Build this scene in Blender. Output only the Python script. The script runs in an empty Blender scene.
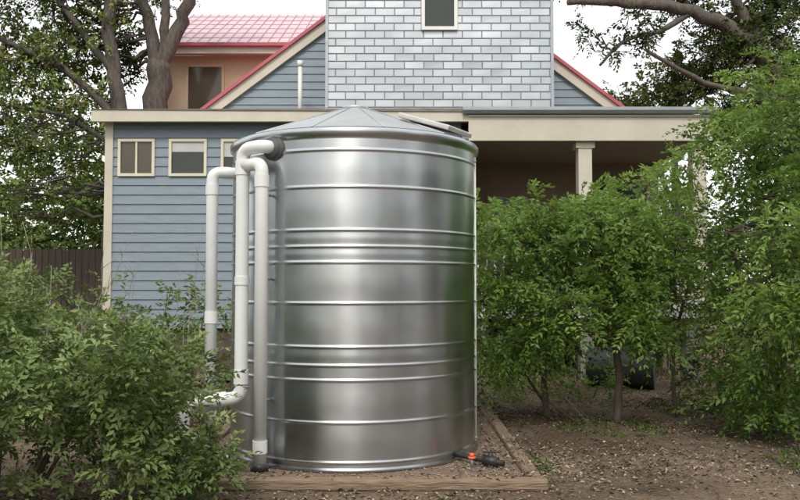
import bpy, math, random
import numpy as np
from mathutils import Vector, Matrix
random.seed(7); R=np.random.default_rng(7)
scene=bpy.context.scene
COL=scene.collection
rad=math.radians

# ---------------------------------------------------------------- materials
def mat(name):
    m=bpy.data.materials.new(name); m.use_nodes=True
    nt=m.node_tree; b=nt.nodes['Principled BSDF']
    return m,nt,b
def N(nt,t,**k):
    n=nt.nodes.new(t)
    for a,v in k.items(): setattr(n,a,v)
    return n
def ramp(nt,stops):
    r=N(nt,'ShaderNodeValToRGB'); e=r.color_ramp.elements
    while len(e)<len(stops): e.new(0.5)
    for i,(p,c) in enumerate(stops):
        e[i].position=p; e[i].color=(c[0],c[1],c[2],1)
    return r
def noisy(name,c1,c2,scale=5,rough=0.7,metal=0,bump=0.0,bscale=40,stretch=(1,1,1),spec=0.5):
    m,nt,b=mat(name)
    tc=N(nt,'ShaderNodeTexCoord'); mp=N(nt,'ShaderNodeMapping'); mp.inputs['Scale'].default_value=stretch
    nt.links.new(tc.outputs['Object'],mp.inputs['Vector'])
    n=N(nt,'ShaderNodeTexNoise'); n.inputs['Scale'].default_value=scale; n.inputs['Detail'].default_value=5; n.inputs['Roughness'].default_value=0.65
    nt.links.new(mp.outputs[0],n.inputs['Vector'])
    r=ramp(nt,[(0.3,c1),(0.7,c2)]); nt.links.new(n.outputs['Fac'],r.inputs[0]); nt.links.new(r.outputs[0],b.inputs['Base Color'])
    b.inputs['Roughness'].default_value=rough; b.inputs['Metallic'].default_value=metal
    b.inputs['Specular IOR Level'].default_value=spec
    if bump:
        n2=N(nt,'ShaderNodeTexNoise'); n2.inputs['Scale'].default_value=bscale; n2.inputs['Detail'].default_value=5
        nt.links.new(mp.outputs[0],n2.inputs['Vector'])
        bp=N(nt,'ShaderNodeBump'); bp.inputs['Strength'].default_value=bump; bp.inputs['Distance'].default_value=0.02
        nt.links.new(n2.outputs['Fac'],bp.inputs['Height']); nt.links.new(bp.outputs[0],b.inputs['Normal'])
    return m
def leafmat(name,stops,trans=0.35,rough=0.5,gloss=True):
    m,nt,b=mat(name)
    a=N(nt,'ShaderNodeAttribute'); a.attribute_name='rnd'
    r=ramp(nt,stops)
    nt.links.new(a.outputs['Fac'],r.inputs[0])
    if not gloss:
        nt.nodes.remove(b); b=N(nt,'ShaderNodeBsdfDiffuse'); nt.links.new(r.outputs[0],b.inputs['Color']); nt.links.new(b.outputs[0],nt.nodes['Material Output'].inputs['Surface'])
    else:
        nt.links.new(r.outputs[0],b.inputs['Base Color']); b.inputs['Roughness'].default_value=rough
        b.inputs['Specular IOR Level'].default_value=0.35
    if trans>0:
        t=N(nt,'ShaderNodeBsdfTranslucent'); mx=N(nt,'ShaderNodeMixShader'); mx.inputs[0].default_value=trans
        hs=N(nt,'ShaderNodeHueSaturation'); hs.inputs['Value'].default_value=1.8; hs.inputs['Hue'].default_value=0.485
        nt.links.new(r.outputs[0],hs.inputs['Color']); nt.links.new(hs.outputs[0],t.inputs['Color'])
        nt.links.new(b.outputs[0],mx.inputs[1]); nt.links.new(t.outputs[0],mx.inputs[2])
        nt.links.new(mx.outputs[0],nt.nodes['Material Output'].inputs['Surface'])
    return m

M_BLUE=noisy('blue_siding',(.19,.24,.285),(.245,.30,.345),3,.55,bump=.05,stretch=(1,1,6))
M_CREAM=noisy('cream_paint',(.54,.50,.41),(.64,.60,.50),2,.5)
M_WHITE=noisy('white_paint',(.72,.72,.70),(.8,.8,.78),3,.45)
M_PEACH=noisy('peach_stucco',(.58,.45,.31),(.64,.50,.35),2,.8,bump=.1)
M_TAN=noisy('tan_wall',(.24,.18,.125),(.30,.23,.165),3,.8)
M_DARK=noisy('painted_underfloor_shade',(.02,.02,.02),(.04,.035,.03),3,.8)  # near-black colour stands in for the shade under the floor
M_RED=noisy('red_metal_roof',(.42,.08,.11),(.50,.11,.14),2,.4,metal=0.0)
M_SHEEN=noisy('red_roof_sky_sheen',(.54,.35,.38),(.62,.42,.46),1.5,.3)  # red metal roof; its sky reflection is painted in as pink
M_SHEEN2=noisy('red_seam_sky_sheen',(.50,.29,.33),(.58,.36,.40),1.5,.3)  # seams of the same red roof, sky sheen put into the colour
M_ROOF=noisy('grey_brown_roofing',(.17,.14,.12),(.24,.21,.18),4,.7)
M_GUT=noisy('gutter_metal',(.30,.33,.36),(.4,.43,.46),3,.4,metal=.5)
M_BARK=noisy('oak_bark',(.06,.05,.04),(.16,.14,.12),7,.9,bump=.9,bscale=14,stretch=(3,3,.7))
M_STEM=noisy('shrub_stem',(.07,.055,.04),(.14,.115,.085),12,.85)
M_TIMBER=noisy('landscape_timber',(.15,.10,.065),(.36,.27,.18),6,.85,bump=.7,bscale=12,stretch=(1,10,10))
M_TIMBER2=noisy('landscape_timber_side',(.15,.10,.065),(.33,.24,.16),6,.85,bump=.7,bscale=12,stretch=(10,1,10))
M_PVC=noisy('pvc_plastic',(.72,.74,.73),(.82,.83,.82),2.5,.35)
M_BLACK=noisy('black_plastic',(.02,.02,.02),(.04,.04,.04),10,.45)
M_GREYP=noisy('grey_rubber',(.07,.07,.07),(.11,.11,.11),10,.6)
M_ORANGE=noisy('orange_plastic',(.75,.12,.03),(.85,.16,.04),8,.4)
M_FENCE=noisy('fence_wood',(.07,.055,.045),(.13,.10,.08),4,.9,stretch=(6,6,.5))
M_DRUM=noisy('drum_paint',(.022,.024,.026),(.045,.048,.05),4,.6)
M_BLIND=noisy('blind_fabric',(.5,.5,.48),(.58,.58,.55),3,.8)
M_PIER=noisy('pier_block',(.20,.19,.17),(.30,.28,.25),6,.9)
M_WF=noisy('window_frame_paint',(.64,.60,.45),(.74,.70,.55),3,.5)

m,nt,b=mat('window_glass'); b.inputs['Base Color'].default_value=(.035,.04,.04,1); b.inputs['Roughness'].default_value=.06; M_GLASS=m
m,nt,b=mat('tinted_window'); b.inputs['Base Color'].default_value=(.09,.08,.06,1); b.inputs['Roughness'].default_value=.12; M_GLASS2=m

def steel():
    m,nt,b=mat('brushed_galvanised_steel')
    tc=N(nt,'ShaderNodeTexCoord')
    mp=N(nt,'ShaderNodeMapping'); mp.inputs['Scale'].default_value=(1,1,1.3)
    nt.links.new(tc.outputs['Object'],mp.inputs[0])
    n=N(nt,'ShaderNodeTexNoise'); n.inputs['Scale'].default_value=1.9; n.inputs['Detail'].default_value=3; n.inputs['Roughness'].default_value=.45
    nt.links.new(mp.outputs[0],n.inputs[0])
    r=ramp(nt,[(.3,(.49,.515,.53)),(.7,(.59,.615,.625))]); nt.links.new(n.outputs['Fac'],r.inputs[0]); nt.links.new(r.outputs[0],b.inputs['Base Color'])
    r2=ramp(nt,[(.3,(.27,)*3),(.75,(.34,)*3)]); nt.links.new(n.outputs['Fac'],r2.inputs[0]); nt.links.new(r2.outputs[0],b.inputs['Roughness'])
    b.inputs['Metallic'].default_value=1
    b.inputs['Anisotropic'].default_value=.75; b.inputs['Anisotropic Rotation'].default_value=.25
    tg=N(nt,'ShaderNodeTangent'); tg.direction_type='RADIAL'; tg.axis='Z'; nt.links.new(tg.outputs[0],b.inputs['Tangent'])
    n3=N(nt,'ShaderNodeTexNoise'); n3.inputs['Scale'].default_value=1.9; n3.inputs['Detail'].default_value=1.0
    mp3=N(nt,'ShaderNodeMapping'); mp3.inputs['Scale'].default_value=(1.2,1.2,.9)
    nt.links.new(tc.outputs['Object'],mp3.inputs[0]); nt.links.new(mp3.outputs[0],n3.inputs[0])
    bp=N(nt,'ShaderNodeBump'); bp.inputs['Strength'].default_value=.40; bp.inputs['Distance'].default_value=.03
    nt.links.new(n3.outputs['Fac'],bp.inputs['Height']); nt.links.new(bp.outputs[0],b.inputs['Normal'])
    return m
M_STEEL=steel()
M_ROOFST=noisy('matte_galvanised_sheet',(.42,.45,.45),(.52,.55,.55),3,.5,metal=.8)
m,nt,b=mat('embossed_tin_shingle')
a=N(nt,'ShaderNodeAttribute'); a.attribute_name='rnd'
r=ramp(nt,[(0,(.40,.43,.455)),(.5,(.43,.46,.485)),(1,(.46,.49,.515))]); nt.links.new(a.outputs['Fac'],r.inputs[0]); nt.links.new(r.outputs[0],b.inputs['Base Color'])
b.inputs['Metallic'].default_value=.8; b.inputs['Roughness'].default_value=.38; M_TIN=m
tc=N(nt,'ShaderNodeTexCoord'); n3=N(nt,'ShaderNodeTexNoise'); n3.inputs['Scale'].default_value=.9; n3.inputs['Detail'].default_value=2
nt.links.new(tc.outputs['Object'],n3.inputs[0]); bp=N(nt,'ShaderNodeBump'); bp.inputs['Strength'].default_value=.6; bp.inputs['Distance'].default_value=.08
nt.links.new(n3.outputs['Fac'],bp.inputs['Height']); nt.links.new(bp.outputs[0],b.inputs['Normal'])

# ---------------------------------------------------------------- mesh helpers
def link(o,parent=None):
    COL.objects.link(o)
    if parent is not None: o.parent=parent
    return o
def empty(name,loc=(0,0,0)):
    e=bpy.data.objects.new(name,None); e.empty_display_size=.2; COL.objects.link(e); return e
def mesh_obj(name,verts,faces,m,parent=None,smooth=False):
    me=bpy.data.meshes.new(name); me.from_pydata([tuple(v) for v in verts],[],faces); me.update()
    if m: me.materials.append(m)
    if smooth: me.polygons.foreach_set('use_smooth',[True]*len(me.polygons))
    return link(bpy.data.objects.new(name,me),parent)
BF=[(0,1,3,2),(4,6,7,5),(0,4,5,1),(2,3,7,6),(0,2,6,4),(1,5,7,3)]
def boxv(x0,x1,y0,y1,z0,z1): return [(x,y,z) for x in (x0,x1) for y in (y0,y1) for z in (z0,z1)]
def boxes(name,lst,m,parent=None,bevel=0):
    V=[];F=[]
    for b in lst:
        o=len(V); V+=boxv(*b); F+=[tuple(i+o for i in f) for f in BF]
    ob=mesh_obj(name,V,F,m,parent)
    if bevel:
        md=ob.modifiers.new('b','BEVEL'); md.width=bevel; md.segments=2
    return ob
def box(name,x0,x1,y0,y1,z0,z1,m,parent=None,bevel=0): return boxes(name,[(x0,x1,y0,y1,z0,z1)],m,parent,bevel)
def prism(name,poly,y0,y1,m,parent=None):
    n=len(poly); V=[(x,y0,z) for x,z in poly]+[(x,y1,z) for x,z in poly]
    F=[tuple(range(n)),tuple(range(2*n-1,n-1,-1))]+[(i,i+n,(i+1)%n+n,(i+1)%n) for i in range(n)]
    return mesh_obj(name,V,F,m,parent)
def tube(V,F,pts,rads,seg=8,cap=True):
    pts=[Vector(p) for p in pts]; o=len(V); k=len(pts); prev=None
    for i,p in enumerate(pts):
        t=(pts[min(i+1,k-1)]-pts[max(i-1,0)]).normalized()
        if prev is None:
            a=Vector((1,0,0)) if abs(t.x)<.8 else Vector((0,1,0)); s=t.cross(a).normalized()
        else: s=(prev-t*prev.dot(t)).normalized()
        prev=s; u=t.cross(s)
        for j in range(seg):
            an=2*math.pi*j/seg; V.append(tuple(p+(s*math.cos(an)+u*math.sin(an))*rads[i]))
    for i in range(k-1):
        for j in range(seg):
            F.append((o+i*seg+j,o+i*seg+(j+1)%seg,o+(i+1)*seg+(j+1)%seg,o+(i+1)*seg+j))
    if cap:
        F.append(tuple(o+j for j in range(seg))[::-1]); F.append(tuple(o+(k-1)*seg+j for j in range(seg)))
def fillet(pts,r=.1,n=6):
    pts=[Vector(p) for p in pts]; out=[pts[0]]
    for i in range(1,len(pts)-1):
        a=(pts[i-1]-pts[i]); b=(pts[i+1]-pts[i]); rr=min(r,a.length*.45,b.length*.45)
        A=pts[i]+a.normalized()*rr; B=pts[i]+b.normalized()*rr
        for k in range(n+1):
            t=k/n; out.append(A*(1-t)**2+pts[i]*2*t*(1-t)+B*t*t)
    out.append(pts[-1]); return out
def lathe(V,F,prof,c,seg=128,a0=0):
    o=len(V)
    for r_,z in prof:
        for j in range(seg):
            a=a0+2*math.pi*j/seg; V.append((c[0]+r_*math.cos(a),c[1]+r_*math.sin(a),z))
    for i in range(len(prof)-1):
        for j in range(seg):
            F.append((o+i*seg+j,o+i*seg+(j+1)%seg,o+(i+1)*seg+(j+1)%seg,o+(i+1)*seg+j))

# leaves -------------------------------------------------------------
def norm(a): return a/np.maximum(np.linalg.norm(a,axis=1,keepdims=True),1e-6)
def leaf_obj(name,P,D,Nn,L,W,rnd,m,parent=None,fold=.15):
    n=len(P); D=norm(D); S=norm(np.cross(D,Nn)); U=np.cross(S,D)
    L=L[:,None]; W=W[:,None]
    v=np.empty((n,4,3),np.float32)
    v[:,0]=P; mid=P+D*L*.45
    v[:,1]=mid+S*W*.5+U*L*fold*.6; v[:,2]=P+D*L-U*L*fold*.5; v[:,3]=mid-S*W*.5+U*L*fold*.6
    me=bpy.data.meshes.new(name)
    me.vertices.add(n*4); me.vertices.foreach_set('co',v.ravel())
    b=(np.arange(n)*4)[:,None]; idx=(b+np.array([[0,1,2,0,2,3]])).ravel().astype(np.int32)
    me.loops.add(n*6); me.loops.foreach_set('vertex_index',idx)
    me.polygons.add(n*2); me.polygons.foreach_set('loop_start',(np.arange(n*2)*3).astype(np.int32))
    me.update(calc_edges=True)
    at=me.attributes.new('rnd','FLOAT','FACE'); at.data.foreach_set('value',np.repeat(rnd,2).astype(np.float32))
    me.materials.append(m)
    return link(bpy.data.objects.new(name,me),parent)
def rv(n): return norm(R.normal(size=(n,3)))
def sprays(B,Dr,Ls,K,lL,lW,droop,tone):
    n=len(B); Dr=norm(Dr); up=np.tile([[0,0,1.]],(n,1))+R.normal(size=(n,3))*.35
    S=norm(np.cross(Dr,up)); U=np.cross(S,Dr)
    Ps=[];Ds=[];Ns=[];Ll=[];Ww=[];T=[]
    for k in range(K):
        t=(k+.6)/K
        pos=B+Dr*(Ls*t)[:,None]; pos[:,2]-=droop*Ls*t*t
        for sg in (-1,1):
            d=Dr*(.35+.7*t*t)+S*sg*(1.0-.5*t)+R.normal(size=(n,3))*.28; d[:,2]-=.25
            Ps.append(pos+R.normal(size=(n,3))*.006);Ds.append(d);Ns.append(U+R.normal(size=(n,3))*.35)
            sc=(.65+.35*math.sin(math.pi*min(1,t*.9+.1)))*R.uniform(.75,1.2,n); Ll.append(lL*sc); Ww.append(lW*sc); T.append(np.clip(tone+R.normal(size=n)*.09,0,1))
    return [np.concatenate(a) for a in (Ps,Ds,Ns,Ll,Ww,T)]
def crown(blobs,per,K,sl,lL,lW,droop=.5,upb=.3,flat=.75,shell=.35,tone_var=.16):
    B=[];D=[];T=[]
    for (c,r_) in blobs:
        k=max(3,int(per*(r_**2))); u=rv(k); rr=R.uniform(shell,1,k)[:,None]
        sc=np.array([r_,r_,r_*flat])
        B.append(np.array(c)+u*sc*rr); d=u+R.normal(size=(k,3))*.45; d[:,2]+=upb; D.append(d)
        bt=.5+R.normal()*tone_var
        T.append(np.clip(bt+u[:,2]*.1*rr[:,0]+R.normal(size=k)*.06,0,1))
    B=np.concatenate(B);D=np.concatenate(D);T=np.concatenate(T)
    return sprays(B,D,sl*R.uniform(.6,1.3,len(B)),K,lL,lW,droop,T)

# ================================================================= GROUND
def h(x,y):
    v=.035*math.sin(x*1.3+y*.7)+.03*math.sin(x*.6-y*1.1+2)+.012*math.sin(x*4.1+y*3.3)
    d=max(abs(x+.35)-1.6,abs(y-7.8)-1.9,0); return v*min(1,d/1.0)
def sp(n,a,b,c,w):
    t=np.linspace(-1,1,n); return c+w*t+(b-w)*np.sign(t)*np.abs(t)**5
gx=sp(141,0,300,1,9); gy=sp(141,0,300,9,9)
V=[(x,y,h(x,y)) for y in gy for x in gx]; n=141
F=[(j*n+i,j*n+i+1,(j+1)*n+i+1,(j+1)*n+i) for j in range(n-1) for i in range(n-1)]
m,nt,b=mat('leafy_soil')
tc=N(nt,'ShaderNodeTexCoord')
n1=N(nt,'ShaderNodeTexNoise'); n1.inputs['Scale'].default_value=.8; n1.inputs['Detail'].default_value=5
n2=N(nt,'ShaderNodeTexNoise'); n2.inputs['Scale'].default_value=28; n2.inputs['Detail'].default_value=6; n2.inputs['Roughness'].default_value=.75
vo=N(nt,'ShaderNodeTexVoronoi'); vo.inputs['Scale'].default_value=38
for q in (n1,n2,vo): nt.links.new(tc.outputs['Object'],q.inputs['Vector'])
r1=ramp(nt,[(.3,(.10,.075,.052)),(.5,(.215,.17,.13)),(.72,(.33,.28,.225))]); nt.links.new(n2.outputs['Fac'],r1.inputs[0])
r2=ramp(nt,[(.38,(.62,.57,.52)),(.62,(1.15,1.1,1.05))]); nt.links.new(n1.outputs['Fac'],r2.inputs[0])
mx=N(nt,'ShaderNodeMixRGB',blend_type='MULTIPLY'); mx.inputs[0].default_value=1
nt.links.new(r1.outputs[0],mx.inputs[1]); nt.links.new(r2.outputs[0],mx.inputs[2]); nt.links.new(mx.outputs[0],b.inputs['Base Color'])
b.inputs['Roughness'].default_value=.95; b.inputs['Specular IOR Level'].default_value=.1
ad=N(nt,'ShaderNodeMath',operation='ADD'); nt.links.new(n2.outputs['Fac'],ad.inputs[0]); nt.links.new(vo.outputs['Distance'],ad.inputs[1])
bp=N(nt,'ShaderNodeBump'); bp.inputs['Strength'].default_value=.8; bp.inputs['Distance'].default_value=.03
nt.links.new(ad.outputs[0],bp.inputs['Height']); nt.links.new(bp.outputs[0],b.inputs['Normal'])
mesh_obj('ground',V,F,m,smooth=True)

# gravel pad
M_PAD=noisy('reddish_gravel',(.11,.075,.052),(.29,.215,.16),45,.95,bump=1,bscale=60)
box('gravel_pad',-1.75,.98,6.2,9.7,-.02,.035,M_PAD)
boxes('timber_edging',[(-1.85,1.12,6.08,6.2,0,.085)],M_TIMBER,None,.018)
boxes('timber_edging.001',[(.985,1.10,6.204,9.9,0,.08)],M_TIMBER2,None,.018)
boxes('timber_edging.002',[(-1.86,-1.75,6.204,9.9,0,.08)],M_TIMBER2,None,.018)
V=[];F=[]
ICO=[(0,0,1),(.9,0,.2),(.28,.85,.2),(-.72,.53,.2),(-.72,-.53,.2),(.28,-.85,.2),(0,0,-.6)]
for i in range(1900):
    x=random.uniform(-1.75,.97);y=random.uniform(6.22,8.2)
    if (x+.43)**2+(y-7.66)**2<1.17**2: continue
    s=random.uniform(.006,.018); a=random.random()*6; o=len(V)
    for p in ICO: V.append((x+s*(p[0]*math.cos(a)-p[1]*math.sin(a)),y+s*(p[0]*math.sin(a)+p[1]*math.cos(a)),.037+s*p[2]*.7))
    for j in range(5):
        F.append((o,o+1+j,o+1+(j+1)%5)); F.append((o+6,o+1+(j+1)%5,o+1+j))
mesh_obj('gravel',V,F,noisy('pebble_stone',(.15,.10,.07),(.36,.28,.22),9,.9))

# leaf litter
n=80000
x=R.uniform(-6,9,n); y=4.8+9.5*R.random(n)**1.25
keep=~((x>-1.85)&(x<1.1)&(y>6.1)&(y<9.8)&(R.random(n)>.75)); keep&=((x+.43)**2+(y-7.66)**2>1.19**2)
cl=np.sin(x*1.9+np.cos(y*2.3)*1.5)+np.sin(y*2.7+x*.8); keep&=(R.random(n)<.62+.3*cl)
x=x[keep];y=y[keep];n=len(x)
z=np.array([h(a,c) for a,c in zip(x,y)])+R.uniform(.004,.02,n)
ins=(x>-1.85)&(x<1.1)&(y>6.1)&(y<9.8); z[ins]=R.uniform(.042,.055,ins.sum()); z[ins&((y<6.22)|(x>.97))]+=.045
D=np.stack([R.normal(size=n),R.normal(size=n),R.normal(size=n)*.22],1); Nn=np.tile([[0,0,1.]],(n,1))+R.normal(size=(n,3))*.3
M_LIT=leafmat('dry_leaf',[(0,(.09,.06,.04)),(.35,(.19,.14,.10)),(.7,(.32,.26,.19)),(.93,(.46,.39,.30)),(1,(.10,.13,.04))],0,.8,False)
leaf_obj('leaf_litter',np.stack([x,y,z],1),D,Nn,R.uniform(.02,.06,n),R.uniform(.010,.026,n),R.random(n),M_LIT,None,.25)
n=4600
wx=R.uniform(-2.2,7,n); wy=R.uniform(5.9,11.5,n); k=(np.sin(wx*2.1)*np.cos(wy*1.7+1)>.40)&~((wx>-1.9)&(wx<1.15)&(wy>6.05)&(wy<9.9)); wx=wx[k];wy=wy[k];n=len(wx)
wz=np.array([h(a,c) for a,c in zip(wx,wy)])
q=np.repeat(np.arange(n),5); P=np.stack([wx[q]+R.normal(size=len(q))*.02,wy[q]+R.normal(size=len(q))*.02,wz[q]],1)
M_WEED=leafmat('weed_leaf',[(0,(.05,.09,.02)),(1,(.13,.19,.05))],0,.5,False)
leaf_obj('ground_weeds',P,np.stack([R.normal(size=len(q)),R.normal(size=len(q)),np.abs(R.normal(size=len(q)))+.5],1),rv(len(q)),R.uniform(.03,.07,len(q)),R.uniform(.01,.02,len(q)),R.random(len(q)),M_WEED)
V=[];F=[]
for i in range(200):
    x=random.uniform(-1,6.5);y=random.uniform(5.9,10.5)
    if x<1.15 and y>6.0: continue
    a=random.random()*6.28;l=random.uniform(.08,.4);z=h(x,y)+.015
    tube(V,F,[(x,y,z),(x+l*.5*math.cos(a),y+l*.5*math.sin(a),z+.015),(x+l*math.cos(a+.3),y+l*math.sin(a+.3),z)],[.004,.004,.002],5)
tube(V,F,[(1.55,9.3,.9),(1.75,9.0,.4),(2.05,8.6,.03)],[.008,.008,.006],5)
tube(V,F,[(.8,10.1,.85),(1.3,9.6,.5),(1.95,8.9,.04)],[.01,.009,.006],5)
mesh_obj('fallen_twigs',V,F,M_STEM,None,True)

# ================================================================= WATER TANK
tank=empty('water_tank'); C=(-.43,7.66); RT=1.15
prof=[(RT-.01,.036),(RT+.010,.04),(RT+.010,.06),(RT,.07),(RT,.076)]
def bead(z,a=.009,w=.015):
    return [(RT,z-w*1.5),(RT,z-w),(RT+a*.5,z-w*.5),(RT+a,z),(RT+a*.5,z+w*.5),(RT,z+w),(RT,z+w*1.5)]
ribs=[.115,.435,.775,.895,1.045,1.40,1.735,1.865,2.0,2.355,2.66]
for z in ribs: prof+=bead(z)
prof+=[(RT,2.75),(RT,2.76),(RT+.012,2.775),(RT+.028,2.79),(RT+.03,2.83),(RT+.02,2.845),(RT-.02,2.85)]
pf=[prof[0]]
for a_,b_ in zip(prof,prof[1:]):
    if b_[1]-a_[1]>.08:
        for k in range(1,6):
            t=k/6; pf.append((a_[0]+.0022*math.sin(math.pi*t)**2,a_[1]+(b_[1]-a_[1])*t))
    pf.append(b_)
V=[];F=[]; lathe(V,F,pf,C,192)
so_=mesh_obj('shell',V,F,M_STEEL,tank,True)
for v in so_.data.vertices: v.co.x-=C[0]; v.co.y-=C[1]
so_.location=(C[0],C[1],0)
NS=12; V=[];F=[]; a0=rad(-90-15)
for k in range(NS):
    a=a0+2*math.pi*k/NS; b_=a0+2*math.pi*(k+1)/NS
    o=len(V); sub=6
    for j in range(sub+1):
        t=a+(b_-a)*j/sub; V.append((C[0]+1.155*math.cos(t),C[1]+1.155*math.sin(t),2.852))
    V.append((C[0]+.09*math.cos(b_),C[1]+.09*math.sin(b_),3.25)); V.append((C[0]+.09*math.cos(a),C[1]+.09*math.sin(a),3.25))
    F.append(tuple(range(o,o+sub+3)))
mesh_obj('conical_roof',V,F,M_ROOFST,tank)
V=[];F=[]
for k in range(NS):
    a=a0+2*math.pi*k/NS
    tube(V,F,[(C[0]+1.15*math.cos(a),C[1]+1.15*math.sin(a),2.856),(C[0]+.09*math.cos(a),C[1]+.09*math.sin(a),3.254)],[.006,.006],6)
mesh_obj('roof_seams',V,F,M_ROOFST,tank,True)
V=[];F=[]; lathe(V,F,[(.13,3.235),(.135,3.25),(.12,3.262),(.001,3.285)],C,32); mesh_obj('roof_cap',V,F,M_ROOFST,tank,True)
ha=rad(-30); rr=.86
hat=box('access_hatch',-.27,.27,-.24,.24,.0,.045,noisy('hatch_lid',(.50,.49,.46),(.62,.60,.57),4,.5,metal=.3),tank,.012)
slope=math.atan(.4/1.065)
hat.matrix_world=Matrix.Translation((C[0]+rr*math.cos(ha),C[1]+rr*math.sin(ha),2.98))@Matrix.Rotation(ha,4,'Z')@Matrix.Rotation(slope*.9,4,'Y')
def tubeobj(name,segs,m,parent,seg=20):
    V=[];F=[]
    for pts,rd in segs: tube(V,F,pts,[rd]*len(pts),seg)
    return mesh_obj(name,V,F,m,parent,True)
def onr(r_,th): return (C[0]-math.sin(th)*r_,C[1]-math.cos(th)*r_)
p0=onr(1.10,.58); p1=onr(1.20,.58)
tubeobj('inlet_coupling',[([(p0[0],p0[1],2.70),(p1[0],p1[1],2.70)],.085),([(p0[0],p0[1],2.70),(onr(1.17,.58)[0],onr(1.17,.58)[1],2.70)],.105)],M_GREYP,tank)
lx,ly=C[0]+1.155*math.cos(rad(-12)),C[1]+1.155*math.sin(rad(-12))
tubeobj('level_tube',[([(lx,ly,2.74),(lx,ly,.12)],.007)],M_WHITE,tank,8)
tubeobj('level_tube_brackets',[([(lx-.03,ly,z),(lx+.012,ly,z)],.012) for z in (.15,1.4,2.7)],M_GUT,tank,8)
tx,ty=.66,6.80
vlv=empty('drain_valve')
tubeobj('valve_pipe',[([(.38,7.05,.10),(tx,ty,.09),(tx+.20,ty-.12,.075)],.024)],M_BLACK,vlv)
tubeobj('valve_body',[([(tx+.04,ty-.024,.088),(tx+.15,ty-.09,.08)],.042),([(tx+.095,ty-.057,.09),(tx+.095,ty-.057,.15)],.02)],M_BLACK,vlv)
box('valve_lever',tx+.03,tx+.17,ty-.07,ty-.04,.15,.162,M_BLACK,vlv,.004)
knob=empty('garden_tap')
kx,ky=.60,6.74
tubeobj('tap_stem',[([(kx,ky,.03),(kx,ky,.11)],.012)],M_GUT,knob)
tubeobj('tap_handle',[([(kx,ky,.105),(kx,ky,.12)],.033),([(kx,ky,.12),(kx,ky,.148)],.02)],M_ORANGE,knob)

# ================================================================= PVC PIPES
def pvc(name,path,rd,collars,r=.11):
    e=empty(name); V=[];F=[]; p=fillet(path,r,7); tube(V,F,p,[rd]*len(p),24)
    mesh_obj('pipe',V,F,M_PVC,e,True)
    V=[];F=[]
    for a,b_ in collars: tube(V,F,[a,b_],[rd+.007]*2,24)
    o=mesh_obj('fittings',V,F,M_PVC,e,True); o.modifiers.new('e','EDGE_SPLIT')
    return e
x2,y2=-1.335,6.76; x3,y3=-1.145,6.60; x1,y1=-1.63,6.92
q=onr(1.24,.60)
pvc('drainpipe',[(q[0]+.1,q[1]+.12,2.705),(q[0]-.01,q[1]-.03,2.705),(x2,y2,2.70),(x2,y2,.60),(x2-.38,y2-.05,.585),(x2-.47,y2-.06,.47),(x2-.47,y2-.06,.03)],.056,
    [((x2,y2,2.60),(x2,y2,2.48)),((x2,y2,.84),(x2,y2,.72)),((x2-.12,y2-.016,.596),(x2-.22,y2-.03,.591)),((x2-.47,y2-.06,.34),(x2-.47,y2-.06,.26)),((x2,y2,1.62),(x2,y2,1.55))],.10)
pvc('drainpipe.001',[(x2+.0,y2-.0,2.56),(x3,y3,2.56),(x3,y3,.05)],.054,[((x3,y3,2.46),(x3,y3,2.36)),((x3,y3,.28),(x3,y3,.18))],.08)
pvc('drainpipe.002',[(-1.40,7.2,2.53),(-1.45,6.98,2.53),(x1,y1,2.53),(x1,y1,.04)],.05,[((x1,y1,2.42),(x1,y1,2.33)),((-1.425,7.09,2.53),(-1.44,7.02,2.53)),((x1,y1,1.32),(x1,y1,1.22))],.08)
pvc('drainpipe.003',[(x2-.47,y2-.06,.30),(x2-.30,y2-.20,.30),(x3-.25,y3-.02,.12),(x3-.25,y3-.02,.03)],.03,[],.06)
tubeobj('pipe_boot',[([(x3,y3,.03),(x3,y3,.10)],.075)],M_BLACK,tank)
tubeobj('pipe_straps',[([(x3+.06,y3+.10,z),(x3+.01,y3+.01,z)],.012) for z in (.6,1.6,2.3)],M_GUT,tank,8)

# ================================================================= HOUSE
H=empty('timber_house')
def siding(name,zs,ze,xr,y,m,step=.155,holes=()):
    V=[];F=[]; z=zs
    while z<ze-1e-4:
        z1=min(z+step,ze)
        x0,x1=xr((z+z1)/2)
        segs=[(x0,x1)]
        for (hx0,hx1,hz0,hz1) in holes:
            if z1>hz0+.02 and z<hz1-.02:
                ns=[]
                for a,b_ in segs:
                    if hx0>a and hx1<b_: ns+=[(a,hx0),(hx1,b_)]
                    elif hx0<=a<hx1: ns.append((hx1,b_))
                    elif hx0<b_<=hx1: ns.append((a,hx0))
                    else: ns.append((a,b_))
                segs=ns
        for a,b_ in segs:
            if b_-a<.01: continue
            o=len(V)
            V+=[(a,y-.025,z),(b_,y-.025,z),(b_,y-.006,z1),(a,y-.006,z1),(a,y,z),(b_,y,z)]
            F+=[(0+o,1+o,2+o,3+o),(4+o,5+o,1+o,0+o)]
        z=z1
    return mesh_obj(name,V,F,m,H)
wins=[(-4.60,-4.0,3.32,3.93),(-3.77,-3.15,3.32,3.93),(-2.92,-2.32,3.32,3.93)]
box('front_wall_backing',-4.75,1.0,13.002,13.08,.85,4.2,M_BLUE,H)
siding('front_wall_siding',.85,4.2,lambda z:(-4.69,1.0),13.0,M_BLUE,.155,wins)
box('corner_board',-4.81,-4.68,12.955,13.1,.8,4.2,M_CREAM,H)
box('side_wall',-4.77,-4.69,13.1,18.2,.85,4.3,M_BLUE,H)
box('left_fascia',-4.95,1.1,12.72,12.78,4.17,4.36,M_CREAM,H)
box('left_soffit',-4.93,1.1,12.78,13.0,4.201,4.24,M_CREAM,H)
box('skirt_dark',-4.7,1.0,13.05,13.1,0,.85,M_FENCE,H)
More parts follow.
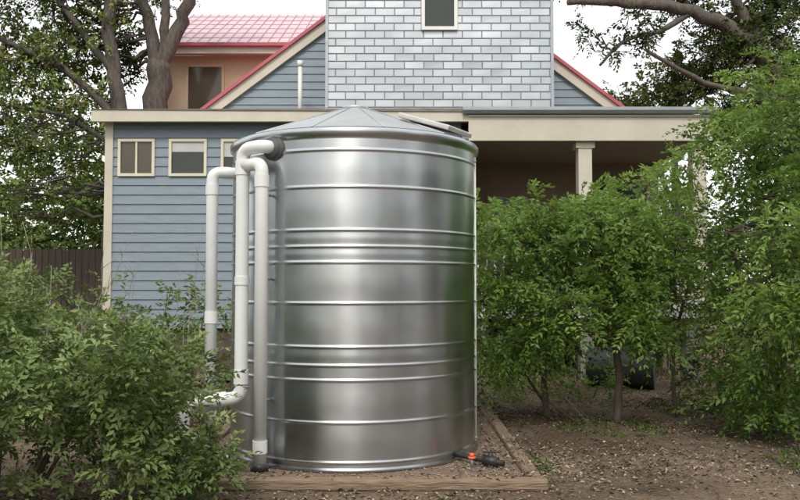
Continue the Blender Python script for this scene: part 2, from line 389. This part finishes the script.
for i,(a,b_,c,d) in enumerate(wins):
    fr=.045
    boxes('window_frame_%d'%i,[(a,b_,12.95,13.0,d-fr,d),(a,b_,12.95,13.0,c,c+fr),(a,a+fr,12.951,13.0,c+fr,d-fr),(b_-fr,b_,12.951,13.0,c+fr,d-fr)],M_WF,H)
    box('window_glass_%d'%i,a+fr,b_-fr,12.985,12.996,c+fr,d-fr,M_GLASS2 if i==0 else M_GLASS,H)
box('window_blind_1',-3.72,-3.20,12.978,12.983,3.72,3.88,M_BLIND,H)
box('window_blind_2',-2.87,-2.37,12.978,12.983,3.64,3.88,M_BLIND,H)
boxes('window_mullion',[(-4.315,-4.285,12.96,12.984,3.365,3.885)],M_WF,H)
PX0,PX1=1.0,5.0
box('porch_fascia',1.1,PX1,12.72,12.80,3.86,4.24,M_CREAM,H)
box('porch_fascia_trim',1.1,PX1+.02,12.69,12.80,4.24,4.27,M_CREAM,H)
V=[];F=[]
prf=[(12.60,4.38),(12.60,4.33),(12.63,4.285),(12.68,4.28),(12.70,4.30),(12.70,4.38)]
for x in (1.0,PX1+.05): V+=[(x,y,z) for y,z in prf]
k=len(prf); F=[(i,i+1,i+1+k,i+k) for i in range(k-1)]+[tuple(range(k)),tuple(range(2*k-1,k-1,-1))]
mesh_obj('gutter',V,F,M_GUT,H)
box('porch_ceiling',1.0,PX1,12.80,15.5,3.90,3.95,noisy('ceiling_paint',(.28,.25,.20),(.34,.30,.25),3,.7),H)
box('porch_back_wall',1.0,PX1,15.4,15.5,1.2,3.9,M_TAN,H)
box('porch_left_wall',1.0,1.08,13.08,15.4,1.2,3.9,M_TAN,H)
box('porch_deck',1.0,PX1,12.85,15.5,1.12,1.2,M_FENCE,H)
M_BRD=noisy('grey_white_board',(.45,.45,.43),(.6,.6,.57),3,.7,stretch=(1,1,8))
box('deck_edge',1.0,PX1,12.80,12.85,1.02,1.30,M_BRD,H)
boxes('porch_columns',[(2.88,3.10,12.83,13.05,1.2,3.88),(4.72,4.94,12.83,13.05,1.2,3.88)],M_CREAM,H,.01)
boxes('porch_column_caps',[(2.84,3.14,12.81,13.09,3.76,3.858),(4.68,4.98,12.81,13.09,3.76,3.858)],M_CREAM,H)
boxes('deck_rail',[(1.0,2.88,12.9,12.94,2.02,2.07),(3.10,4.72,12.9,12.94,2.02,2.07),(1.0,2.88,12.9,12.94,1.38,1.42),(3.10,4.72,12.9,12.94,1.38,1.42)],M_BRD,H)
boxes('deck_balusters',[(x,x+.03,12.905,12.935,1.42,2.02) for x in np.arange(1.1,4.7,.14) if not 2.84<x<3.1],M_BRD,H)
boxes('porch_openings',[(1.75,2.5,15.36,15.4,2.1,3.25),(3.75,4.75,15.36,15.4,2.0,3.5)],M_GLASS,H)
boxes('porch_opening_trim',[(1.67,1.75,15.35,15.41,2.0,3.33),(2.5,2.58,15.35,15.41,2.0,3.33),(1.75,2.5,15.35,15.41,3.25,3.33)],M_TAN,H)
boxes('deck_piers',[(x,x+.22,12.9,13.12,0,1.12) for x in (1.2,2.9,4.6)],M_PIER,H,.01)
boxes('underfloor_slats',[(x,x+.025,13.6,13.62,0,1.1) for x in np.arange(1.0,5.0,.11)],M_FENCE,H)
box('underfloor_shade_panel',-4.6,PX1,15.3,15.4,0,1.2,M_DARK,H)  # dark sheet with the underfloor shade painted into it
box('porch_right_beam',PX1-.08,PX1,12.80,15.5,3.86,4.24,M_CREAM,H)
V=[(-4.97,12.70,4.365),(PX1+.03,12.70,4.385),(PX1+.03,16.4,5.12),(-4.97,16.4,5.10),(-4.97,12.70,4.36-.0),(PX1+.03,12.70,4.30),(PX1+.03,16.4,5.0),(-4.97,16.4,5.0)]
mesh_obj('low_roof',V,[(0,1,2,3),(4,7,6,5),(0,4,5,1),(1,5,6,2),(3,2,6,7),(0,3,7,4)],M_ROOF,H)
TX0,TX1,TY=-1.31,2.71,14.0
box('tower_core',TX0+.02,TX1-.02,TY+.03,16.5,4.3,8.4,noisy('shingle_gap',(.20,.215,.23),(.28,.295,.31),5,.6,metal=.4),H)
V=[];F=[];rn=[]
row=.137; ln=.345; tw=(.38,1.02,6.06,6.85)
def shingles(x0,x1,place):
    z=4.55;i=0
    while z<8.4:
        x=x0-(ln/2 if i%2 else 0)+random.uniform(-.012,.012)
        while x<x1:
            a=max(x+.003,x0);b_=min(x+ln-.003,x1)
            ok=b_-a>.03
            if ok and place==0 and z+row>tw[2] and z<tw[3] and b_>tw[0] and a<tw[1]:
                if a<tw[0]-.03: b_=tw[0]
                elif b_>tw[1]+.03: a=tw[1]
                else: ok=False
            if ok:
                o=len(V); e=.009; t1=random.gauss(0,.0009); t2=random.gauss(0,.0009)
                c=[(a,0,z+.003),(b_,0,z+.003),(b_,0,z+row-.003),(a,0,z+row-.003)]
                ii=[(a+e,.009+t1,z+.003+e),(b_-e,.009+t2,z+.003+e),(b_-e,.009+t2-t1,z+row-.003-e),(a+e,.009-t1,z+row-.003-e)]
                for (u,d,w) in c+ii:
                    if place==0: V.append((u,TY+.028-d,w))
                    elif place==1: V.append((TX0+.018-d,u,w))
                    else: V.append((TX1-.018+d,u,w))
                F.extend([(o+4,o+5,o+6,o+7),(o,o+1,o+5,o+4),(o+1,o+2,o+6,o+5),(o+2,o+3,o+7,o+6),(o+3,o,o+4,o+7)])
                rn.extend([random.random()]*5)
            x+=ln
        z+=row;i+=1
shingles(TX0,TX1,0); shingles(TY,16.4,1); shingles(TY,16.4,2)
o=mesh_obj('tower_tin_shingles',V,F,M_TIN,H); at=o.data.attributes.new('rnd','FLOAT','FACE'); at.data.foreach_set('value',rn)
boxes('tower_corner_flashing',[(TX0-.012,TX0+.04,TY-.004,TY+.06,4.4,8.4),(TX1-.04,TX1+.012,TY-.004,TY+.06,4.4,8.4)],M_GUT,H)
box('tower_base_flashing',TX0-.03,TX1+.03,TY-.05,TY+.06,4.56,4.62,M_GUT,H)
a,b_,c,d=tw; fr=.06
boxes('tower_window_frame',[(a,b_,TY-.04,TY+.02,d-fr,d),(a,b_,TY-.04,TY+.02,c,c+fr),(a,a+fr,TY-.038,TY+.02,c+fr,d-fr),(b_-fr,b_,TY-.038,TY+.02,c+fr,d-fr)],M_WHITE,H)
box('tower_window_glass',a+fr,b_-fr,TY+.0,TY+.018,c+fr,d-fr,M_GLASS,H)
V=[(TX0-.3,TY-.3,8.4),(TX1+.3,TY-.3,8.4),(TX1+.3,16.8,8.4),(TX0-.3,16.8,8.4),(.7,TY-.3,9.6),(.7,16.8,9.6)]
mesh_obj('tower_roof',V,[(0,1,4),(1,2,5,4),(2,3,5),(3,0,4,5),(3,2,1,0)],M_RED,H)
GX,GZ=.27,7.90; L0=(-3.95,4.70); R0=(4.49,4.70); GY=15.3
sl=(GZ-4.7)/(GX-L0[0])
prism('gable_wall',[L0,R0,(GX,GZ)],GY+.002,GY+.15,M_BLUE,H)
siding('gable_siding',4.72,7.8,lambda z:(L0[0]+(z-4.7)/sl+.03,R0[0]-(z-4.7)/sl-.03),GY,M_BLUE,.15)
def rake(name,s,off,th,y0,y1,m):
    x0=L0[0] if s<0 else R0[0]
    ax=Vector((GX,0,GZ)); bx=Vector((x0,0,4.7)); d=(bx-ax).normalized(); nn=Vector((-d.z,0,d.x))
    if nn.z<0: nn=-nn
    ex=bx+d*.42; k=abs(1/d.x)
    P=[(GX,GZ+off*k),(ex.x+nn.x*off,ex.z+nn.z*off),(ex.x+nn.x*(off+th),ex.z+nn.z*(off+th)),(GX,GZ+(off+th)*k)]
    prism(name,P,y0,y1,m,H)
for s,nm in((-1,'left'),(1,'right')):
    rake('rake_board_'+nm,s,-.14,.17,GY-.10,GY-.032,M_CREAM)
    rake('barge_cap_'+nm,s,.032,.06,GY-.16,GY-.0,M_RED)
    rake('main_roof_'+nm,s,.03,.055,GY+.002,23,M_RED)
tubeobj('vent_pipe',[([(-1.84,14.6,4.5),(-1.84,14.6,5.60)],.04),([(-1.84,14.6,5.58),(-1.84,14.6,5.68)],.055)],M_WHITE,H)
box('back_wing_wall',-5.58,-1.0,19.0,22.8,0,7.05,M_PEACH,H)
boxes('back_window_frame',[(-5.13,-5.07,18.95,19,5.6,6.83),(-4.27,-4.21,18.95,19,5.6,6.83),(-5.07,-4.27,18.95,19,6.77,6.83)],M_PEACH,H)
box('back_window_glass',-5.07,-4.27,18.97,18.995,5.6,6.77,M_GLASS2,H)
box('back_fascia',-5.75,-.9,18.55,18.62,6.98,7.16,M_CREAM,H)
box('back_soffit',-5.7,-.9,18.62,19.0,7.051,7.08,M_CREAM,H)
V=[(-5.8,18.5,7.17),(-.8,18.5,7.17),(-.8,22.2,9.15),(-5.8,22.2,9.15),(-5.8,25.5,7.2),(-.8,25.5,7.2)]
o=mesh_obj('back_roof',V,[(0,1,2,3),(3,2,5,4)],M_SHEEN,H); md=o.modifiers.new('s','SOLIDIFY'); md.thickness=.05
V=[];F=[]
for x in np.arange(-5.78,-.8,.24): tube(V,F,[(x,18.5,7.19),(x,22.2,9.17)],[.010]*2,5)
for t in np.arange(.06,1,.14): tube(V,F,[(-5.8,18.5+3.7*t,7.176+1.98*t),(-.8,18.5+3.7*t,7.176+1.98*t)],[.007]*2,5)
mesh_obj('back_roof_seams',V,F,M_SHEEN2,H)
box('back_roof_gutter',-5.82,-.8,18.43,18.5,7.13,7.2,M_RED,H)

dr=empty('steel_drum'); V=[];F=[]
pr=[(.001,0),(.27,0),(.29,.01),(.305,0),(.305,.03),(.295,.04),(.295,.33),(.308,.345),(.295,.36),(.295,.62),(.308,.635),(.295,.65),(.295,.93),(.305,.94),(.305,.97),(.29,.96),(.001,.96)]
lathe(V,F,pr,(0,0),40); o=mesh_obj('drum_body',V,F,M_DRUM,dr,True)
o.modifiers.new('e','EDGE_SPLIT')
tubeobj('drum_bung',[([(.15,.1,.96),(.15,.1,.985)],.04)],M_DRUM,dr)
dr.matrix_world=Matrix.Translation((3.80,12.0,.31))@Matrix.Rotation(rad(-22),4,'Z')@Matrix.Rotation(rad(-90),4,'Y')

fb=[]
for i,x in enumerate(np.arange(-16,-6.3,.15)): fb.append((x,x+.14,18.0,18.025,0,2.35+.02*math.sin(i*2.1)))
fe=empty('wooden_fence'); boxes('fence_boards',fb,M_FENCE,fe); boxes('fence_rails',[(-16,-6.3,18.03,18.08,z,z+.09) for z in (.4,1.2,2.0)],M_FENCE,fe)

# ================================================================= VEGETATION
def wob(a,b_,n,amp):
    a=Vector(a);b_=Vector(b_);out=[]
    for i in range(n+1):
        t=i/n; s=math.sin(math.pi*t)
        out.append(a.lerp(b_,t)+Vector((random.gauss(0,amp)*s,random.gauss(0,amp)*s,random.gauss(0,amp)*s)))
    return out
def smoothpath(pts,n=4):
    pts=[Vector(p) for p in pts]; out=[]
    for i in range(len(pts)-1):
        p0=pts[max(i-1,0)];p1=pts[i];p2=pts[i+1];p3=pts[min(i+2,len(pts)-1)]
        for k in range(n):
            t=k/n; out.append(.5*((2*p1)+(-p0+p2)*t+(2*p0-5*p1+4*p2-p3)*t*t+(-p0+3*p1-3*p2+p3)*t**3))
    out.append(pts[-1]); return out
def tree(name,limbs,blobs,lm,per,K,sl,lL,lW,twigs=True,tw=1.0,**kw):
    e=empty(name); V=[];F=[]; nodes=[]
    for pts,ra,rb in limbs:
        p=smoothpath(pts,5); k=len(p); p=[q+Vector((random.gauss(0,.03),)*3)*min(1,ra*5) if 0<i<k-1 else q for i,q in enumerate(p)]
        rs=[ra+(rb-ra)*(i/(k-1))**.8 for i in range(k)]
        tube(V,F,p,rs,10); nodes+=[(q,r_) for q,r_ in zip(p,rs)]
    if twigs:
        for c,r_ in blobs:
            c=Vector(c); q,qr=min(nodes,key=lambda t:(t[0]-c).length+ (0 if t[0].z<c.z+.5 else 1))
            if (q-c).length<6:
                w=wob(q,c,5,.12*r_+.03*(q-c).length); r0=min(qr*.6,.05*(.4+r_))*tw; tube(V,F,w,[r0*(1-.75*i/5) for i in range(6)],6)
                for j in range(3):
                    d=Vector(R.normal(size=3)).normalized()*r_*.8; tube(V,F,[w[3],c+d*.5,c+d],[r0*.4,r0*.28,r0*.12],5)
    mesh_obj('trunk_and_limbs',V,F,M_BARK if lL>.085 else M_STEM,e,True)
    a=crown(blobs,per,K,sl,lL,lW,**kw)
    leaf_obj('foliage',*a,lm,e); return len(a[0])
L_OAK=leafmat('oak_leaf',[(0,(.03,.048,.016)),(.4,(.07,.10,.032)),(.75,(.12,.16,.055)),(1,(.18,.21,.08))],0,gloss=False)
L_OAK2=leafmat('light_oak_leaf',[(0,(.07,.10,.03)),(.4,(.14,.19,.055)),(.75,(.20,.26,.085)),(1,(.30,.26,.13))],0,gloss=False)
L_BG=leafmat('distant_leaf',[(0,(.065,.11,.028)),(.4,(.135,.195,.055)),(.75,(.19,.255,.08)),(1,(.24,.29,.11))],0,gloss=False)
L_LB=leafmat('privet_leaf',[(0,(.055,.09,.022)),(.35,(.11,.165,.042)),(.7,(.17,.24,.07)),(1,(.24,.31,.12))],.12)
L_RB=leafmat('pinnate_leaf',[(0,(.05,.095,.018)),(.35,(.11,.195,.034)),(.7,(.185,.29,.058)),(1,(.28,.39,.10))],.30)
tot=0
# left foreground bush
bl=[];limbs=[]
for i in range(150):
    a=random.uniform(0,6.28); rr=math.sqrt(random.random())*1.35
    x=-2.74+rr*math.cos(a)*1.08; y=5.35+rr*math.sin(a)*.75
    top=1.60*math.sqrt(max(0,1-(rr/1.66)**2))+random.uniform(-.20,.12)
    z=max(.2,top*random.random()**.4)
    bl.append(((x,y,z-.05),random.uniform(.13,.29)))
for i in range(9): bl.append(((random.uniform(-1.55,-1.25),random.uniform(5.5,5.9),random.uniform(.1,.40)),.17))
for i in range(16):
    a=random.uniform(0,6.28); x=-2.7+1.0*math.cos(a); y=5.35+.6*math.sin(a)
    limbs.append(([(-2.7+.2*math.cos(a),5.35+.2*math.sin(a),0),(-2.7+.55*math.cos(a),5.35+.4*math.sin(a),.6),(x,y,1.15)],.016,.004))
tot+=tree('leafy_shrub',limbs,bl,L_LB,400,7,.19,.062,.027,tw=.55,droop=.35,upb=.5,flat=.9,shell=.3,tone_var=.22)
bl=[];limbs=[]
for i in range(55):
    x=random.uniform(-6.5,-1.9); y=random.uniform(8.2,10); z=random.uniform(.2,1.5+.15*math.sin(x*3)); bl.append(((x,y,z),random.uniform(.3,.45)))
for i in range(10):
    x=-6+.45*i; limbs.append(([(x,9,0),(x+.1,9,.7),(x+.2,9.1,1.3)],.02,.006))
tot+=tree('leafy_shrub.001',limbs,bl,L_LB,140,6,.24,.075,.033,tw=.6,droop=.35,upb=.5,flat=.9,shell=.3)
# right hedge-shrub
xs=[.8,1.4,2.0,2.8,3.3,3.9,4.5,6.5]; zs=[2.36,2.58,2.60,2.80,3.20,3.9,4.35,4.7]
def bottom(x): return np.interp(x,[.8,1.6,2.0,3.2,3.7,6],[.62,.72,1.0,.95,.35,.3])
bl=[]
for i in range(370):
    x=random.uniform(.85,6.2) if i<190 else (random.uniform(3.3,5.6) if i<275 else random.uniform(.8,3.4)); y=random.uniform(8.3,10.4) - max(0,x-3)*.25
    top=np.interp(x,xs,zs)*(y*.35+9.5*.65)/9.5+random.uniform(-.22,.14); z=top-(top-bottom(x))*random.random()**1.2
    bl.append(((x,y,z-.08),random.uniform(.18,.36)))
for i in range(30):
    x=random.uniform(3.2,4.2); bl.append(((x,random.uniform(7.0,8.0),random.uniform(.5,3.2)*(.5+.5*(x-3.2))),random.uniform(.22,.34)))
limbs=[([(2.42,9.0,0),(2.45,9.0,.6),(2.38,9.1,1.2),(2.5,9.2,2.0)],.05,.028),
       ([(1.72,9.4,0),(1.68,9.4,.5),(1.75,9.4,1.1),(1.6,9.4,2.0)],.045,.02),
       ([(1.75,9.5,.1),(1.3,9.5,.8),(1.05,9.5,1.5)],.02,.01),
       ([(4.2,9.0,0),(4.3,9,1),(4.1,8.8,2.2),(4.4,8.7,3.5)],.06,.02),
       ([(4.25,9.0,.4),(3.8,8.7,1.3),(3.4,8.3,2.1)],.03,.015),
       ([(2.44,9.0,.5),(2.9,9.0,1.1),(3.1,9.0,1.9)],.025,.012),
       ([(5.3,9,0),(5.4,9,1.5),(5.5,8.9,3.3)],.07,.03),
       ([(3.3,9.6,0),(3.25,9.6,.7),(3.5,9.6,1.7)],.03,.015)]
tot+=tree('flowering_shrub',limbs,bl,L_RB,235,7,.28,.080,.033,tw=.7,droop=.6,upb=.15,flat=.55,shell=.2,tone_var=.2)
bl=[((random.uniform(3.4,6.5),random.uniform(8,9.6),random.uniform(.1,.5)),random.uniform(.2,.35)) for i in range(30)]
bl+=[((random.uniform(1.1,3.0),random.uniform(10.5,11.5),random.uniform(.05,.35)),random.uniform(.15,.26)) for i in range(20)]
tot+=tree('low_shrub',[([(4.5,8.8,0),(4.5,8.8,.3)],.02,.01)],bl,L_RB,220,5,.2,.065,.03,twigs=False,droop=.5,upb=.4)
V=[];F=[]
for i in range(26):
    x=random.uniform(-3.6,-1.75);y=random.uniform(6.2,7.2); hh=random.uniform(1.3,2.3)
    w=wob((x,y,.3),(x+random.uniform(-.5,.5),y+.2,hh),7,.05); tube(V,F,w,[.005-.0004*k for k in range(8)],5)
    for j in (4,5,6): tube(V,F,[w[j],w[j]+Vector((random.uniform(-.18,.18),0,random.uniform(.05,.2)))],[.003,.0015],4)
mesh_obj('bare_twigs',V,F,noisy('pale_twig',(.22,.18,.14),(.35,.3,.25),9,.8),None,True)

def B(lst,n,jx,jy,jz,r0,r1):
    out=[]
    for c in lst:
        for k in range(n): out.append(((c[0]+random.gauss(0,jx),c[1]+random.gauss(0,jy),c[2]+random.gauss(0,jz)),random.uniform(r0,r1)))
    return out
limbs=[([(-5.35,17.3,0),(-5.4,17.3,3),(-5.35,17.3,5.3),(-5.25,17.3,6.4)],.32,.25),
       ([(-5.28,17.3,6.2),(-5.5,17.3,7.2),(-5.75,17.2,8.6),(-6.2,17,10)],.17,.08),
       ([(-5.27,17.3,6.2),(-4.9,17.3,7.1),(-4.45,17.2,8.2),(-3.9,17,9.8)],.20,.09),
       ([(-5.2,17.3,6.4),(-5.1,17.2,7.4),(-5.1,17.1,9.6)],.13,.07)]
bl=B([(-6.2,17.6,8.6),(-5.2,17.6,8.7),(-6.6,17.2,7.8),(-6.3,17.8,6.6)],8,.45,.4,.4,.35,.6)+B([(-4.2,17.6,9.0)],6,.5,.4,.25,.3,.45)
tot+=tree('oak_tree',limbs,bl,L_OAK,85,6,.3,.12,.055,droop=.4)
limbs=[([(-5.75,16.5,0),(-5.95,16.5,3),(-5.85,16.5,5.2),(-6.05,16.5,6.4),(-6.3,16.4,8.8)],.22,.11),
       ([(-5.95,16.5,5.0),(-6.9,16.3,6.0),(-8.3,16,6.6),(-9.6,15.6,7.4)],.10,.04),
       ([(-6.0,16.5,6.0),(-7,16.4,7.3),(-7.9,16.2,8.3)],.09,.04),
       ([(-5.9,16.5,4.4),(-6.9,16.2,5.0),(-8.3,15.8,5.2)],.06,.025)]
bl=B([(-7.2,16.4,7.6),(-8.0,16.3,7.0),(-7.4,16.5,6.2),(-8.0,16,8.1),(-6.7,16.9,7.9),(-8.4,15.9,6.0),(-6.8,17,6.9),(-7.0,16.6,5.5)],8,.5,.5,.42,.3,.55)
bl+=B([(-7.8,15.8,5.0),(-8.2,15.8,4.2),(-7.0,16.2,4.4),(-7.4,16,3.6)],7,.45,.5,.35,.3,.5)
tot+=tree('oak_tree.001',limbs,bl,L_OAK2,95,6,.3,.115,.055,droop=.5)
limbs=[([(10.6,19,0),(10.3,19,2.5),(9.8,19,4.6),(9.2,19,6.2)],.45,.32),
       ([(9.3,19,6.0),(8.3,18.8,7.3),(6.9,18.6,8.0),(5.4,18.5,8.15),(3.9,18.3,8.1)],.26,.07),
       ([(9.4,19,6.0),(8.7,18.9,7.2),(8.0,18.8,8.3),(7.4,18.6,9.3)],.20,.08),
       ([(9.4,19,6.2),(10.0,18.8,7.6),(10.4,18.6,9.2)],.2,.08),
       ([(9.6,19,5.4),(8.2,18.5,6.0),(7,18.2,6.2),(5.6,18,6.9)],.12,.04),
       ([(6.9,18.6,8.0),(6.1,18.5,7.5),(5.2,18.3,7.2),(4.6,18.2,6.6)],.09,.03),
       ([(9.9,19,5.0),(11,18.6,6.2),(12.5,18.4,7.0)],.16,.06)]
bl=B([(8.4,19.6,7.9),(9.2,19.5,8.4),(7.2,19.3,8.7),(9.2,19.2,7.4),(8.4,18.9,7.0),(6.2,19,8.9),(9.2,18.6,6.4),(7.7,19,7.3)],10,.5,.4,.35,.35,.6)
bl+=B([(5.0,18.5,8.8),(4.2,18.5,8.75),(5.9,18.4,7.5),(4.9,18.4,7.1)],5,.45,.4,.18,.22,.38)
tot+=tree('oak_tree.002',limbs,bl,L_OAK,95,6,.3,.12,.052,droop=.5)
limbs=[([(7.0,20.5,0),(7.1,20.5,3.5),(7.0,20.5,6)],.16,.06),([(7.1,20.5,3.4),(8,20.4,5.2)],.08,.04),([(7.05,20.5,3.6),(6.2,20.5,5.6)],.08,.04)]
bl=B([(6.2,20.5,6.3),(7.0,20.5,7.0),(7.8,20.5,7.1),(8.7,20.3,6.4),(7.0,20.3,6.2),(5.8,20.5,5.6),(9.5,20.3,6.3),(8.0,20.3,5.6)],8,.4,.4,.28,.4,.6)
tot+=tree('oak_tree.003',limbs,bl,L_BG,85,6,.3,.125,.058,droop=.4)
def mass(name,spec,lm,per,lL):
    global tot
    bl=[]
    for (x0,x1,y0,y1,z0,z1,nn,r0,r1) in spec:
        for i in range(nn):
            x=random.uniform(x0,x1); t=.75+.25*math.sin(x*.9+x0)+.12*math.sin(x*2.3)
            z=z0+(z1*t-z0)*random.random()**.8
            bl.append(((x,random.uniform(y0,y1),z),random.uniform(r0,r1)))
    a=crown(bl,per,5,.45,lL,lL*.5,droop=.5,tone_var=.2); leaf_obj(name,*a,lm); tot+=len(a[0])
mass('background_trees',[(-15,-6.3,21,25,.3,7.4,95,.8,1.4),(-10,-6.0,19,20.5,.3,3.8,45,.5,.9)],L_BG,30,.19)
mass('background_trees.001',[(6,18,22,26,.5,6.2,70,.8,1.4)],L_BG,28,.19)
mass('background_trees.002',[(-30,30,32,40,.5,7.5,70,1.6,2.6)],L_BG,9,.36)
mass('reflection_trees',[(-20,-7.5,-12,8,.5,8,42,1.6,2.6),(8,18,-12,10,.5,10,60,1.6,2.6),(-12,-3.8,-19,-14,.5,6.0,22,1.6,2.2),(2.0,14,-19,-14,.5,7.0,32,1.6,2.2)],L_OAK,5,.5)  # added out-of-view trees, gapped and raised to shape the tank's reflections
print('LEAVES',tot)

# ================================================================= LIGHT / SKY
SE,SR=rad(46),rad(187)
w=bpy.data.worlds.new('World'); scene.world=w; w.use_nodes=True; nt=w.node_tree
sky=N(nt,'ShaderNodeTexSky'); sky.sky_type='NISHITA'; sky.sun_disc=False; sky.sun_elevation=SE; sky.sun_rotation=SR
sky.air_density=1.2; sky.dust_density=5; sky.ozone_density=1
tc=N(nt,'ShaderNodeTexCoord'); cn=N(nt,'ShaderNodeTexNoise'); cn.inputs['Scale'].default_value=2.5; cn.inputs['Detail'].default_value=4
nt.links.new(tc.outputs['Generated'],cn.inputs['Vector'])
cr=ramp(nt,[(.3,(.60,)*3),(.7,(.92,)*3)]); nt.links.new(cn.outputs['Fac'],cr.inputs[0])
mx=N(nt,'ShaderNodeMixRGB'); nt.links.new(cr.outputs[0],mx.inputs[0]); nt.links.new(sky.outputs[0],mx.inputs[1]); mx.inputs[2].default_value=(10.2,10.3,10.2,1)
nt.links.new(mx.outputs[0],nt.nodes['Background'].inputs[0]); nt.nodes['Background'].inputs[1].default_value=.15
sd=Vector((math.sin(SR)*math.cos(SE),math.cos(SR)*math.cos(SE),math.sin(SE)))
sl_=bpy.data.lights.new('sun','SUN'); sl_.energy=1.5; sl_.angle=rad(12); sl_.color=(1,.96,.88)
so=bpy.data.objects.new('sun',sl_); COL.objects.link(so); so.rotation_euler=sd.to_track_quat('Z','Y').to_euler()

cam=bpy.data.cameras.new('camera'); co=bpy.data.objects.new('camera',cam); COL.objects.link(co)
cam.sensor_width=36; cam.lens=36; cam.clip_end=1500; co.location=(0,0,1.55); co.rotation_euler=(rad(92.5),0,0)
scene.camera=co
scene.view_settings.view_transform='Standard'; scene.view_settings.look='None'; scene.view_settings.exposure=0
